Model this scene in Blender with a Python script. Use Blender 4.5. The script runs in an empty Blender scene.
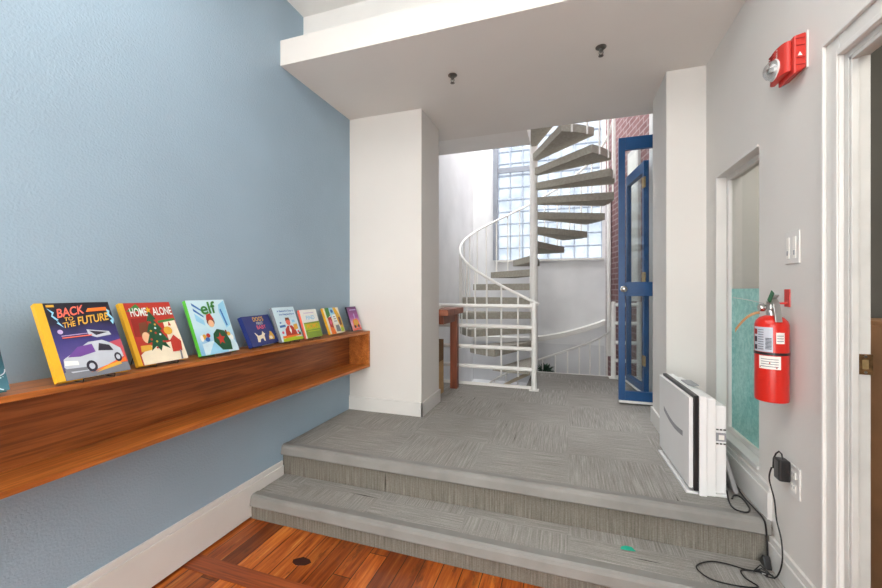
import bpy, math, random
from mathutils import Vector, Matrix
random.seed(7)
S = bpy.context.scene
COL = S.collection
H = 1.285                      # camera height above the wooden floor
PI = math.pi

# ------------------------------------------------------------ camera / world / light
cd = bpy.data.cameras.new('camera'); cam = bpy.data.objects.new('camera', cd); COL.objects.link(cam)
cd.sensor_width = 36; cd.lens = 381.5 / 882 * 36; cd.shift_y = -0.004; cd.clip_start = 0.02
cam.location = (0, 0, H); cam.rotation_euler = (PI / 2, 0, math.atan(127 / 381.5))
S.camera = cam
S.view_settings.view_transform = 'Standard'; S.view_settings.look = 'None'
S.view_settings.gamma = 1; S.view_settings.use_curve_mapping = False
S.view_settings.exposure = 0.75

def lin(c):
    return tuple((x / 255 / 12.92 if x / 255 <= .04045 else ((x / 255 + .055) / 1.055) ** 2.4) for x in c[:3]) + (1,)

W = bpy.data.worlds.new('World'); S.world = W; W.use_nodes = True
bg = W.node_tree.nodes['Background']; bg.inputs[0].default_value = (.93, .965, 1, 1); bg.inputs[1].default_value = 1.1

def area(name, loc, rot, sx, sy, power, col=(1, 1, 1)):
    l = bpy.data.lights.new(name, 'AREA'); l.shape = 'RECTANGLE'; l.size = sx; l.size_y = sy; l.energy = power; l.color = col
    o = bpy.data.objects.new(name, l); COL.objects.link(o); o.location = loc; o.rotation_euler = rot
    return o
area('ceiling_fill', (-.45, .35, 3.10), (0, 0, 0), 1.9, 1.6, 24, (1, .985, .96))  # added fill panel under the ceiling, no known fixture
area('rear_fill', (-.45, -2.45, 1.45), (PI / 2, 0, PI), 2.4, 2.4, 105, (.955, .985, 1))  # unseen fill panel added behind the camera, no window modelled there
area('stairwell_fill', (-.35, 4.9, 6.9), (0, 0, 0), 1.9, 2.2, 200, (1, 1, 1))  # fill panel added above the open stairwell to brighten it
area('back_room_fill', (1.5, .9, 2.7), (0, 0, 0), .4, .4, 9.0, (1, .95, .85))  # small added fill so the cabinet beyond the doorway shows
area('side_room_fill', (1.22, 2.5, 2.25), (0, 0, 0), .3, .6, 2.4, (1, .98, .95))  # added fill for the beige walls behind the interior window

# ------------------------------------------------------------ node helpers
MATS = {}
class NT:
    def __init__(s, name, rough=.5, spec=.5):
        m = bpy.data.materials.new(name); m.use_nodes = True; MATS[name] = m
        s.m = m; s.n = m.node_tree.nodes; s.l = m.node_tree.links; s.b = s.n['Principled BSDF']
        s.b.inputs['Roughness'].default_value = rough
        s.b.inputs['Specular IOR Level'].default_value = spec
        s.out = s.n['Material Output']
    def new(s, t, **k):
        x = s.n.new(t)
        for a, v in k.items():
            if a.startswith('i_'):
                x.inputs[int(a[2:]) if a[2:].isdigit() else a[2:].replace('_', ' ')].default_value = v
            else: setattr(x, a, v)
        return x
    def link(s, a, b): s.l.new(a, b)
    def coord(s, scale=(1, 1, 1), rot=(0, 0, 0), src='Object'):
        t = s.new('ShaderNodeTexCoord'); mp = s.new('ShaderNodeMapping')
        mp.inputs['Scale'].default_value = scale; mp.inputs['Rotation'].default_value = rot
        s.link(t.outputs[src], mp.inputs[0]); return mp.outputs[0]
    def noise(s, vec, scale, detail=3, rough=.5):
        n = s.new('ShaderNodeTexNoise'); n.inputs['Scale'].default_value = scale
        n.inputs['Detail'].default_value = detail; n.inputs['Roughness'].default_value = rough
        s.link(vec, n.inputs['Vector']); return n.outputs['Fac']
    def ramp(s, fac, stops):
        r = s.new('ShaderNodeValToRGB'); e = r.color_ramp.elements
        e[0].position, e[0].color = stops[0][0], lin(stops[0][1])
        e[1].position, e[1].color = stops[-1][0], lin(stops[-1][1])
        for p, c in stops[1:-1]:
            k = e.new(p); k.color = lin(c)
        s.link(fac, r.inputs[0]); return r.outputs[0]
    def mix(s, fac, a, b, mode='MIX'):
        m = s.new('ShaderNodeMix', data_type='RGBA', blend_type=mode)
        for v, i in ((fac, 0), (a, 6), (b, 7)):
            if hasattr(v, 'links') or hasattr(v, 'is_linked'): s.link(v, m.inputs[i])
            else: m.inputs[i].default_value = v
        return m.outputs[2]
    def math(s, op, a, b=0., c=None):
        m = s.new('ShaderNodeMath', operation=op)
        for v, i in ((a, 0), (b, 1), (c, 2)):
            if v is None: continue
            if hasattr(v, 'is_linked'): s.link(v, m.inputs[i])
            else: m.inputs[i].default_value = v
        return m.outputs[0]
    def base(s, c): s.link(c, s.b.inputs['Base Color'])
    def bump(s, h, strength=.2, dist=.01):
        b = s.new('ShaderNodeBump'); b.inputs['Strength'].default_value = strength; b.inputs['Distance'].default_value = dist
        s.link(h, b.inputs['Height']); s.link(b.outputs[0], s.b.inputs['Normal'])

def plain(name, c, rough=.5, metal=0, spec=.5, var=.04, vs=6, bump=0, bs=80):
    t = NT(name, rough, spec); t.b.inputs['Metallic'].default_value = metal
    v = t.coord()
    lo = tuple(max(0, x * (1 - var)) for x in c); hi = tuple(min(255, x * (1 + var)) for x in c)
    t.base(t.ramp(t.noise(v, vs), [(.3, lo), (.7, hi)]))
    if bump: t.bump(t.noise(v, bs, 2), bump, .004)
    return t.m

plain('blue_paint', (154, 177, 194), .5, var=.02, vs=2, bump=.45, bs=120)
plain('white_wall', (223, 220, 215), .6, var=.012, vs=1.5, bump=.1, bs=60)
plain('grey_white_wall', (230, 231, 232), .7, var=.03, vs=2.5, bump=.2, bs=25)
plain('ceiling_paint', (231, 228, 223), .8, var=.01, vs=1.5)
plain('bright_ceiling', (242, 241, 238), .8, var=.01)
plain('trim_white', (222, 220, 216), .4, var=.015, vs=4)
plain('rail_white', (242, 241, 237), .35, var=.015)
plain('jamb_white', (204, 203, 199), .4, var=.03, vs=9)
plain('shaft_grey', (216, 217, 219), .8, var=.03, vs=2)
plain('rubber_nosing', (134, 132, 128), .55, var=.05, vs=7, bump=.1)
plain('black_plastic', (28, 28, 30), .35)
plain('black_wire', (22, 22, 24), .4)
plain('steel', (190, 190, 188), .3, metal=1)
plain('chrome', (205, 203, 198), .2, metal=1)
plain('sprinkler_metal', (112, 108, 102), .35, metal=.8)
plain('brass', (176, 150, 105), .4, metal=.6, var=.12, vs=40)
plain('old_brass', (120, 92, 62), .4, metal=.7, var=.25, vs=60)
plain('red_paint', (205, 38, 26), .28, var=.03)
plain('red_plastic', (200, 52, 42), .4, var=.02)
plain('dark_red', (150, 22, 20), .5)
plain('lens_clear', (222, 222, 220), .12, var=.05, vs=50)
plain('appliance_white', (236, 236, 235), .3, var=.005)
plain('appliance_grey', (150, 151, 156), .4)
plain('paper', (236, 234, 228), .7, var=.01)
plain('page', (226, 220, 205), .8)
plain('cardboard', (178, 146, 104), .85, var=.06, vs=12)
plain('dark_cardboard', (122, 92, 62), .85, var=.08, vs=12)
plain('outlet_dark', (70, 66, 62), .5)
plain('teal_paper', (30, 168, 140), .6)
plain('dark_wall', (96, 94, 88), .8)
plain('beige_wall', (204, 202, 196), .8, var=.02)
plain('cabinet_brown', (170, 130, 94), .5, var=.1, vs=5)
plain('leaf_green', (40, 72, 52), .5, var=.35, vs=25)
plain('pot', (70, 70, 72), .6)
plain('grey_fabric', (150, 150, 150), .7)
plain('tag_card', (168, 130, 88), .7)
plain('green_tag', (40, 110, 70), .5)
plain('mortar', (176, 186, 200), .7)
plain('roof_grey', (140, 146, 156), .7)
plain('stained_pine', (58, 22, 10), .5)
plain('pale_wood', (205, 190, 165), .6, var=.08)

def blue_door():
    t = NT('blue_door_paint', .35); v = t.coord()
    t.base(t.ramp(t.noise(v, 5), [(.3, (20, 72, 122)), (.7, (26, 82, 136))]))
blue_door()

def wood(name, c0, c1, c2, axis=1, rough=.35, sc=1.):
    t = NT(name, rough); s = [14 * sc] * 3; s[axis] = 1.3 * sc
    v = t.coord(tuple(s)); n = t.noise(v, 1.6, 6, .6); s2 = [110 * sc] * 3; s2[axis] = 3.5 * sc
    n2 = t.noise(t.coord(tuple(s2)), 1.2, 3, .5)
    a = t.ramp(n, [(.3, c0), (.52, c1), (.72, c2)])
    b = t.ramp(n2, [(.36, (120, 116, 112)), (.62, (255, 255, 255))])
    t.base(t.mix(.5, a, b, 'MULTIPLY')); t.bump(n2, .05, .002)
wood('cherry', (168, 92, 38), (198, 118, 54), (220, 142, 72), rough=.28)
wood('cherry_shaded', (134, 74, 36), (164, 92, 44), (184, 110, 56), rough=.35)  # same cherry made darker: shade inside the shelf put into the back panel's colour
wood('table_wood', (140, 76, 50), (164, 94, 64), (182, 110, 78), axis=0, rough=.4)
wood('table_leg_wood', (124, 64, 44), (146, 80, 56), (162, 94, 66), axis=2, rough=.4)
wood('threshold_wood', (134, 62, 28), (156, 76, 36), (172, 90, 46), axis=0, rough=.35)

def pine():
    t = NT('pine_floor', .3); v = t.coord()
    sep = t.new('ShaderNodeSeparateXYZ'); t.link(v, sep.inputs[0]); x, y = sep.outputs[0], sep.outputs[1]
    pw = .092
    xi = t.math('DIVIDE', x, pw); idx = t.math('FLOOR', xi)
    off = t.new('ShaderNodeTexWhiteNoise', noise_dimensions='1D'); t.link(idx, off.inputs['W'])
    yy = t.math('ADD', y, t.math('MULTIPLY', off.outputs[0], 3.7)); yi = t.math('FLOOR', t.math('DIVIDE', yy, 1.3))
    comb = t.new('ShaderNodeCombineXYZ'); t.link(idx, comb.inputs[0]); t.link(yi, comb.inputs[1])
    wn = t.new('ShaderNodeTexWhiteNoise', noise_dimensions='3D'); t.link(comb.outputs[0], wn.inputs['Vector'])
    # grain, shifted board by board
    c2 = t.new('ShaderNodeCombineXYZ'); t.link(t.math('MULTIPLY', x, 42), c2.inputs[0]); t.link(t.math('MULTIPLY', y, 2.6), c2.inputs[1])
    t.link(t.math('MULTIPLY', wn.outputs[0], 40), c2.inputs[2])
    g = t.noise(c2.outputs[0], 1.3, 6, .62)
    colr = t.ramp(g, [(.24, (84, 32, 10)), (.36, (150, 68, 20)), (.50, (192, 98, 32)), (.62, (214, 124, 48)), (.78, (236, 176, 100))])
    tint = t.ramp(wn.outputs[0], [(0, (150, 132, 120)), (.4, (214, 206, 196)), (1, (255, 255, 250))])
    colr = t.mix(1., colr, tint, 'MULTIPLY')
    st = t.noise(t.coord((9, 2.6, 1)), 1.5, 6, .7)
    sm = t.ramp(st, [(.56, (0, 0, 0)), (.66, (255, 255, 255))])
    colr = t.mix(t.math('MULTIPLY', sm, .7), colr, lin((70, 34, 16)))
    f = t.math('FRACT', xi); d = t.math('ABSOLUTE', t.math('SUBTRACT', f, .5))
    gap = t.math('GREATER_THAN', d, .478)
    fy = t.math('FRACT', t.math('DIVIDE', yy, 1.3)); gy = t.math('LESS_THAN', fy, .003)
    gg = t.math('MAXIMUM', gap, gy)
    colr = t.mix(gg, colr, lin((52, 22, 8))); t.base(colr)
    t.bump(t.math('SUBTRACT', g, t.math('MULTIPLY', gg, 1.5)), .12, .004)
pine()

def carpet(name, dark, mid, light, horiz=True, tile=.5, plane='XY'):
    t = NT(name, .95, .1); v = t.coord((1, 1, 1))
    sep = t.new('ShaderNodeSeparateXYZ'); t.link(v, sep.inputs[0])
    a, b = (sep.outputs[0], sep.outputs[1]) if plane == 'XY' else (sep.outputs[0], sep.outputs[2])
    ck = t.math('MODULO', t.math('ADD', t.math('FLOOR', t.math('DIVIDE', t.math('ADD', a, 10), tile)), t.math('FLOOR', t.math('DIVIDE', t.math('ADD', b, 10.1), tile))), 2.)
    def streak(sa, sb, sc):
        c = t.new('ShaderNodeCombineXYZ'); t.link(t.math('MULTIPLY', a, sa), c.inputs[0]); t.link(t.math('MULTIPLY', b, sb), c.inputs[1])
        return t.noise(c.outputs[0], sc, 3, .6)
    s1 = streak(150, 4.5, 1.); s2 = streak(4.5, 150, 1.)
    if plane != 'XY': s2 = s1
    n = t.mix(ck, s1, s2)
    fine = t.noise(v, 260, 2, .6); big = t.noise(v, 1.7, 2, .5)
    cross = streak(70, 160, 1.2)
    val = t.math('ADD', t.math('ADD', t.math('MULTIPLY', n, .50), t.math('MULTIPLY', fine, .20)), t.math('ADD', t.math('MULTIPLY', cross, .16), t.math('MULTIPLY', big, .14)))
    c = t.ramp(val, [(.38, dark), (.5, mid), (.62, light)])
    def lines(sa, sb, lo, hi, c0, c1, w=.05):
        return t.ramp(streak(sa, sb, 1.), [(lo, c0), (hi, c1)])
    W_, D_ = (255, 255, 255), (92, 88, 84)
    c = t.mix(.85, c, t.mix(ck, lines(44, 2.2, .27, .31, D_, W_), lines(2.2, 44, .27, .31, D_, W_)) if plane == 'XY' else lines(44, 2.2, .27, .31, D_, W_), 'MULTIPLY')
    K_, L_ = (0, 0, 0), (92, 90, 84)
    hl = t.mix(ck, lines(74, 4.1, .66, .70, K_, L_), lines(4.1, 74, .66, .70, K_, L_)) if plane == 'XY' else lines(74, 4.1, .66, .70, K_, L_)
    c = t.mix(.8, c, hl, 'SCREEN')
    t.base(c); t.bump(n, .35, .003)
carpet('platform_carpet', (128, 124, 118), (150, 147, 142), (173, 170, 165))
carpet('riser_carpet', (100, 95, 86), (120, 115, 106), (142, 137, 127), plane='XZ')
plain('tread_carpet', (166, 162, 153), .95, spec=.1, var=.07, vs=45, bump=.2, bs=150)
plain('tread_side', (166, 162, 151), .9, spec=.1, var=.05, vs=35)

def brick(name='brick'):
    t = NT(name, .85, .2); v = t.coord()
    sep = t.new('ShaderNodeSeparateXYZ'); t.link(v, sep.inputs[0])
    c = t.new('ShaderNodeCombineXYZ'); t.link(sep.outputs[0], c.inputs[0]); t.link(sep.outputs[2], c.inputs[1])
    b = t.new('ShaderNodeTexBrick'); t.link(c.outputs[0], b.inputs['Vector'])
    b.inputs['Color1'].default_value = lin((112, 74, 70)); b.inputs['Color2'].default_value = lin((132, 92, 88))
    b.inputs['Mortar'].default_value = lin((160, 144, 142)); b.inputs['Scale'].default_value = 1
    b.inputs['Brick Width'].default_value = .21; b.inputs['Row Height'].default_value = .072; b.inputs['Mortar Size'].default_value = .009
    t.base(t.mix(.25, b.outputs[0], t.ramp(t.noise(v, 9, 4), [(.3, (130, 104, 108)), (.7, (168, 148, 156))])))
    t.bump(b.outputs['Fac'], -.3, .005)
brick()

def teal():
    t = NT('frosted_teal', .35); v = t.coord((1, 1, 1))
    n = t.noise(v, 45, 4, .7); n2 = t.noise(v, 6, 3, .6)
    a = t.ramp(n, [(.32, (96, 178, 172)), (.5, (128, 204, 196)), (.7, (176, 228, 220))])
    t.base(t.mix(.3, a, t.ramp(n2, [(.3, (110, 185, 180)), (.7, (190, 225, 218))]))); t.bump(n, .2, .003)
teal()

def clear(name, tint=(1, 1, 1), refl=.08, rough=.02, k=.35):
    m = bpy.data.materials.new(name); m.use_nodes = True; MATS[name] = m; n = m.node_tree.nodes; l = m.node_tree.links
    n.remove(n['Principled BSDF']); tr = n.new('ShaderNodeBsdfTransparent'); tr.inputs[0].default_value = tint + (1,)
    gl = n.new('ShaderNodeBsdfGlossy'); gl.inputs['Roughness'].default_value = rough
    fr = n.new('ShaderNodeLayerWeight'); fr.inputs[0].default_value = .35
    mm = n.new('ShaderNodeMath'); mm.operation = 'MULTIPLY_ADD'; mm.inputs[1].default_value = k; mm.inputs[2].default_value = refl
    l.new(fr.outputs['Facing'], mm.inputs[0])
    mx = n.new('ShaderNodeMixShader'); l.new(mm.outputs[0], mx.inputs[0]); l.new(tr.outputs[0], mx.inputs[1]); l.new(gl.outputs[0], mx.inputs[2])
    l.new(mx.outputs[0], n['Material Output'].inputs[0])
clear('clear_glass', (.95, .97, .97), .02, k=.10)
clear('strobe_clear', (.86, .87, .88), .12)
clear('window_glass', (.88, .88, .86), .03)

def glassblock():
    m = bpy.data.materials.new('glass_block'); m.use_nodes = True; MATS['glass_block'] = m; n = m.node_tree.nodes; l = m.node_tree.links
    n.remove(n['Principled BSDF'])
    tc = n.new('ShaderNodeTexCoord'); no = n.new('ShaderNodeTexNoise'); no.inputs['Scale'].default_value = 5; no.inputs['Detail'].default_value = 4
    l.new(tc.outputs['Object'], no.inputs['Vector'])
    rp = n.new('ShaderNodeValToRGB'); rp.color_ramp.elements[0].position = .3; rp.color_ramp.elements[1].position = .7
    rp.color_ramp.elements[0].color = lin((184, 194, 206)); rp.color_ramp.elements[1].color = lin((228, 234, 238)); l.new(no.outputs['Fac'], rp.inputs[0])
    tr = n.new('ShaderNodeBsdfTransparent'); l.new(rp.outputs[0], tr.inputs[0])
    tl = n.new('ShaderNodeBsdfTranslucent'); l.new(rp.outputs[0], tl.inputs[0])
    gl = n.new('ShaderNodeBsdfGlossy'); gl.inputs['Roughness'].default_value = .1
    a = n.new('ShaderNodeMixShader'); a.inputs[0].default_value = .4; l.new(tr.outputs[0], a.inputs[1]); l.new(tl.outputs[0], a.inputs[2])
    b = n.new('ShaderNodeMixShader'); b.inputs[0].default_value = .06; l.new(a.outputs[0], b.inputs[1]); l.new(gl.outputs[0], b.inputs[2])
    l.new(b.outputs[0], n['Material Output'].inputs[0])
glassblock()

def flat(name, c, rough=.45):
    if name in MATS: return MATS[name]
    return plain(name, c, rough, var=.02, vs=30)

def gradient(name, stops, diag=(0, 1), size=(.2, .27), rough=.35):
    """printed cover whose ink runs from one colour to another"""
    t = NT(name, rough); v = t.coord(); sep = t.new('ShaderNodeSeparateXYZ'); t.link(v, sep.inputs[0])
    f = t.math('ADD', t.math('MULTIPLY', sep.outputs[0], diag[0] / size[0]), t.math('MULTIPLY', sep.outputs[2], diag[1] / size[1]))
    f = t.math('ADD', f, t.math('MULTIPLY', t.math('SUBTRACT', t.noise(v, 25, 3), .5), .25))
    t.base(t.ramp(f, stops))

# ------------------------------------------------------------ mesh builder
class MB:
    def __init__(s): s.v = []; s.f = []; s.mi = []; s.mats = []; s.sm = []
    def mat(s, m):
        if m is None: return 0
        if m not in s.mats: s.mats.append(m)
        return s.mats.index(m)
    def add(s, vs, fs, m=None, smooth=False):
        o = len(s.v); s.v += [tuple(p) for p in vs]; i = s.mat(m)
        for f in fs: s.f.append(tuple(o + k for k in f)); s.mi.append(i); s.sm.append(smooth)
        return s
    def box(s, x0, x1, y0, y1, z0, z1, m=None, M=None):
        vs = [Vector(p) for p in ((x0, y0, z0), (x1, y0, z0), (x1, y1, z0), (x0, y1, z0), (x0, y0, z1), (x1, y0, z1), (x1, y1, z1), (x0, y1, z1))]
        if M: vs = [M @ p for p in vs]
        return s.add(vs, [(0, 3, 2, 1), (4, 5, 6, 7), (0, 1, 5, 4), (1, 2, 6, 5), (2, 3, 7, 6), (3, 0, 4, 7)], m)
    def prism(s, poly, lo, hi, axis='z', m=None, M=None):
        def P(a, b, h): return {'z': (a, b, h), 'y': (a, h, b), 'x': (h, a, b)}[axis]
        n = len(poly); vs = [Vector(P(a, b, lo)) for a, b in poly] + [Vector(P(a, b, hi)) for a, b in poly]
        if M: vs = [M @ p for p in vs]
        return s.add(vs, [tuple(range(n - 1, -1, -1)), tuple(range(n, 2 * n))] + [(i, (i + 1) % n, n + (i + 1) % n, n + i) for i in range(n)], m)
    def tube(s, pts, r, n=8, m=None, cap=True, closed=False):
        pts = [Vector(p) for p in pts]; vs = []; fs = []; N = len(pts); up = None
        for i, p in enumerate(pts):
            d = (pts[min(i + 1, N - 1)] - pts[max(i - 1, 0)]).normalized()
            if up is None:
                up = Vector((0, 0, 1)) if abs(d.z) < .9 else Vector((1, 0, 0))
            a = d.cross(up)
            if a.length < 1e-5: a = d.cross(Vector((0, 1, 0)))
            a.normalize(); b = a.cross(d).normalized(); up = b
            rr = r[i] if isinstance(r, (list, tuple)) else r
            for k in range(n):
                t = 2 * PI * k / n; vs.append(p + a * math.cos(t) * rr + b * math.sin(t) * rr)
        for i in range(N - 1):
            for k in range(n): fs.append((i * n + k, i * n + (k + 1) % n, (i + 1) * n + (k + 1) % n, (i + 1) * n + k))
        if cap: fs += [tuple(range(n - 1, -1, -1)), tuple((N - 1) * n + k for k in range(n))]
        return s.add(vs, fs, m, True)
    def lathe(s, prof, c=(0, 0, 0), n=24, m=None, axis='z'):
        vs = []; fs = []
        for r, z in prof:
            for k in range(n):
                t = 2 * PI * k / n; a, b = r * math.cos(t), r * math.sin(t)
                p = {'z': (a, b, z), 'x': (z, a, b), 'y': (a, z, b)}[axis]; vs.append((p[0] + c[0], p[1] + c[1], p[2] + c[2]))
        for i in range(len(prof) - 1):
            for k in range(n): fs.append((i * n + k, i * n + (k + 1) % n, (i + 1) * n + (k + 1) % n, (i + 1) * n + k))
        fs += [tuple(range(n - 1, -1, -1)), tuple((len(prof) - 1) * n + k for k in range(n))]
        return s.add(vs, fs, m, True)
    def build(s, name, mat=None, parent=None, bevel=0, seg=2, label=None):
        me = bpy.data.meshes.new(name); me.from_pydata(s.v, [], s.f)
        for m in ([mat] if mat else []) + s.mats if not s.mats else s.mats: me.materials.append(MATS[m])
        me.polygons.foreach_set('material_index', s.mi); me.polygons.foreach_set('use_smooth', s.sm)
        me.validate(); me.update()
        import bmesh
        b = bmesh.new(); b.from_mesh(me); bmesh.ops.recalc_face_normals(b, faces=b.faces); b.to_mesh(me); b.free()
        if any(s.sm): me.set_sharp_from_angle(angle=math.radians(40))
        o = bpy.data.objects.new(name, me); COL.objects.link(o); o.parent = parent
        if bevel:
            bv = o.modifiers.new('bevel', 'BEVEL'); bv.width = bevel; bv.segments = seg; bv.limit_method = 'ANGLE'
        if label: o['label'] = label
        return o

def tag(o, label, cat, group=None):
    o['label'] = label; o['category'] = cat
    if group: o['group'] = group
    return o
def thing(name, label, cat, loc=(0, 0, 0), rot=(0, 0, 0), group=None):
    o = bpy.data.objects.new(name, None); COL.objects.link(o); o.empty_display_size = .1
    o.location = loc; o.rotation_euler = rot; return tag(o, label, cat, group)
def struct(o): o['kind'] = 'structure'; return o

def text_mesh(txt, name, mat, parent, x0, x1, z0, z1, y, axis='front', shear=0., extrude=.0003, lean=0., bold=0.):
    cu = bpy.data.curves.new('t', 'FONT'); cu.body = txt; cu.size = 1; cu.shear = shear; cu.offset = bold; cu.extrude = 0
    to = bpy.data.objects.new('t', cu); COL.objects.link(to); dg = bpy.context.evaluated_depsgraph_get(); dg.update()
    me = bpy.data.meshes.new_from_object(to.evaluated_get(dg)); bpy.data.objects.remove(to)
    xs = [v.co.x for v in me.vertices]; ys = [v.co.y for v in me.vertices]
    a, b, c, d = min(xs), max(xs), min(ys), max(ys)
    for v in me.vertices:
        px = (v.co.x - a) / (b - a); pz = (v.co.y - c) / (d - c)
        X = x0 + (x1 - x0) * px; Z = z0 + (z1 - z0) * pz + lean * px
        v.co = (X, y, Z) if axis == 'front' else (y, X, Z)
    me.materials.clear(); me.materials.append(MATS[mat]); me.name = name
    o = bpy.data.objects.new(name, me); COL.objects.link(o); o.parent = parent
    return o

# ------------------------------------------------------------ the room
PL = H - .975      # platform level .31
ST = H - 1.155     # first step .13
XL, XR = -1.71, .82
SOF = H + 1.407    # underside of the dropped ceiling
CEIL = H + 1.86
YN = 1.965         # face of platform nosing
YS = 1.70          # face of first step nosing
XC, YC, R = -.405, 4.86, .915   # spiral stair axis

# brick wall runs from (BX0,BY0) back to (BX1,BY1)
BX0, BY0, BX1, BY1 = .93, 3.80, .52, 6.0

struct(MB().box(XL - .12, XR + .2, -2.6, 1.76, -.1, 0).build('floor', 'pine_floor'))
fl = MB(); fl.box(XL - .1, XR + .12, 1.985, 3.87, -.1, PL - .0, 'platform_carpet'); fl.box(XC, XR + .75, 3.87, 4.70, -.1, PL, 'platform_carpet')
struct(fl.build('floor', 'platform_carpet'))
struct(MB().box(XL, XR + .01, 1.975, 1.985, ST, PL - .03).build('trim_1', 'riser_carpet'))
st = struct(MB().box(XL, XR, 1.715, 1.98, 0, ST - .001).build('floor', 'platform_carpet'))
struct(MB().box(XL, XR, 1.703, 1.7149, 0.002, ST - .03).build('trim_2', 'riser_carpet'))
def nosing(y, z, x0, x1, name):
    m = MB(); prof = [(y + .05, z + .004), (y + .05, z - .001), (y + .012, z - .001), (y + .012, z - .056), (y - .004, z - .058), (y - .012, z - .050), (y - .006, z - .014), (y - .001, z - .001), (y + .010, z + .006)]
    m.prism([(a, b) for a, b in prof], x0, x1, 'x'); return struct(m.build(name, 'rubber_nosing'))
nosing(YN, PL, XL + .0, XR - .01, 'trim_3'); nosing(YS, ST, XL + .0, XR - .012, 'trim_4')
# strip of worn board laid across the planks
struct(MB().box(XL + .005, XR - .01, 1.30, 1.39, 0, .003).build('trim_5', 'threshold_wood'))
m = MB()
pts = [(-1.245, 1.505), (-1.21, 1.535), (-1.17, 1.53), (-1.15, 1.515), (-1.165, 1.49), (-1.21, 1.478), (-1.235, 1.488)]
m.prism(pts, 0, .0012); struct(m.build('trim_6', 'stained_pine'))

struct(MB().box(XL - .12, XL, -2.6, 2.75, 0, CEIL + .02).build('wall_left', 'blue_paint'))
struct(MB().box(XL - .12, XR + .12, -2.72, -2.6, 0, CEIL + .02).build('wall_rear', 'white_wall'))
# column on the left, pillar on the right
struct(MB().box(XL - .12, -1.075, 2.75, 3.17, PL - .1, SOF).build('wall_column', 'white_wall'))
struct(MB().box(.60, XR + .12, 2.785, 3.20, PL - .1, SOF).build('wall_pillar', 'white_wall'))
# right wall, pieced round the door and window openings
DY0, DY1, DZ = .62, 1.528, H + .735
WY0, WY1, WZ0, WZ1 = 2.092, 2.60, H - .80, H + .655
w = MB(); T = .12
w.box(XR, XR + .052, -2.6, DY0, 0, CEIL); w.box(XR, XR + .052, DY0, DY1, DZ, CEIL); w.box(XR, XR + .052, DY1, 1.80, 0, CEIL); w.box(XR, XR + T, 1.80, WY0, 0, CEIL)
w.box(XR, XR + T, WY0, WY1, 0, WZ0); w.box(XR, XR + T, WY0, WY1, WZ1, CEIL); w.box(XR, XR + T, WY1, 2.785, 0, CEIL)
struct(w.build('wall_right', 'white_wall'))
# ceilings
struct(MB().box(XL - .1, XR + .12, -2.6, 2.17, CEIL, CEIL + .1).build('ceiling', 'bright_ceiling'))
c = MB(); c.box(XL, XR, 1.95, 3.20, SOF, SOF + .158); c.box(XL - .1, XR + .6, 3.20, 3.41, SOF, SOF + .35)
struct(c.build('ceiling', 'ceiling_paint'))
struct(MB().box(XL - .1, XC + .06, 3.41, 3.80, SOF + .012, SOF + .35).build('ceiling', 'bright_ceiling'))
struct(MB().box(XL, XR, 2.17, 2.25, SOF + .158, CEIL + .1).build('wall_upper', 'bright_ceiling'))

# stairwell shell
TOP = 6.6
w = MB(); w.box(-1.57, -1.45, 3.17, 6.1, -1.9, TOP)
struct(w.build('wall_stairwell_left', 'grey_white_wall'))
w = MB(); GX0, GX1, GZ0 = -1.05, .47, H + .475
w.box(-1.449, GX0, 6.0, 6.12, -1.9, TOP); w.box(GX0, GX1 + .05, 6.0, 6.12, -1.9, GZ0); w.box(GX1, GX1 + .12, 6.0, 6.12, GZ0, TOP)
struct(w.build('wall_back', 'grey_white_wall'))
struct(MB().box(-1.8, 1.7, 3.41, 3.5, SOF + .35, TOP).build('wall_stairwell_front', 'grey_white_wall'))
struct(MB().box(-1.57, 1.7, 3.8, 6.1, -2.0, -1.9).build('floor', 'shaft_grey'))
struct(MB().box(-1.57, XC, 3.75, 3.87, -1.9, -.1).build('wall_shaft', 'grey_white_wall'))
# alcove to the right, where the blue door stands open
w = MB(); w.box(1.35, 1.45, 3.2, 4.0, -.1, TOP); w.box(.94, 1.45, 3.9, 4.0, -.1, TOP)
struct(w.build('wall_alcove', 'white_wall'))
# diagonal brick wall
bl = math.hypot(BX1 - BX0, BY1 - BY0); ba = math.atan2(BY1 - BY0, BX1 - BX0)
bw = MB(); bw.box(0, bl, -.2, 0, -1.9, TOP)
bo = struct(bw.build('wall_brick', 'brick')); bo.location = (BX0, BY0, 0); bo.rotation_euler = (0, 0, ba)
# local frame of the brick wall: x along it, +y towards the stair
def brick_pt(Y): return (Y - BY0) / (BY1 - BY0) * bl

# sloping white ledge curving along the stairwell's back wall
m = MB(); vs = []; fs = []; N = 24
for i in range(N + 1):
    t = i / N; x = -1.45 + 1.96 * t; z = H - .80 + .30 * max(0, (t - .35) / .65) ** 1.8
    y = 6.0
    vs += [(x, y - .05, z), (x, y, z + .0), (x, y, z + .085), (x, y - .05, z + .07)]
for i in range(N):
    a = i * 4; b = a + 4
    for k in range(4): fs.append((a + k, a + (k + 1) % 4, b + (k + 1) % 4, b + k))
fs += [(0, 1, 2, 3), (N * 4 + 3, N * 4 + 2, N * 4 + 1, N * 4)]
m.add(vs, fs); struct(m.build('trim_7', 'trim_white'))
struct(MB().box(-1.449, .50, 5.985, 5.999, -1.9, H - .80).build('trim_8', 'shaft_grey'))

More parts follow.
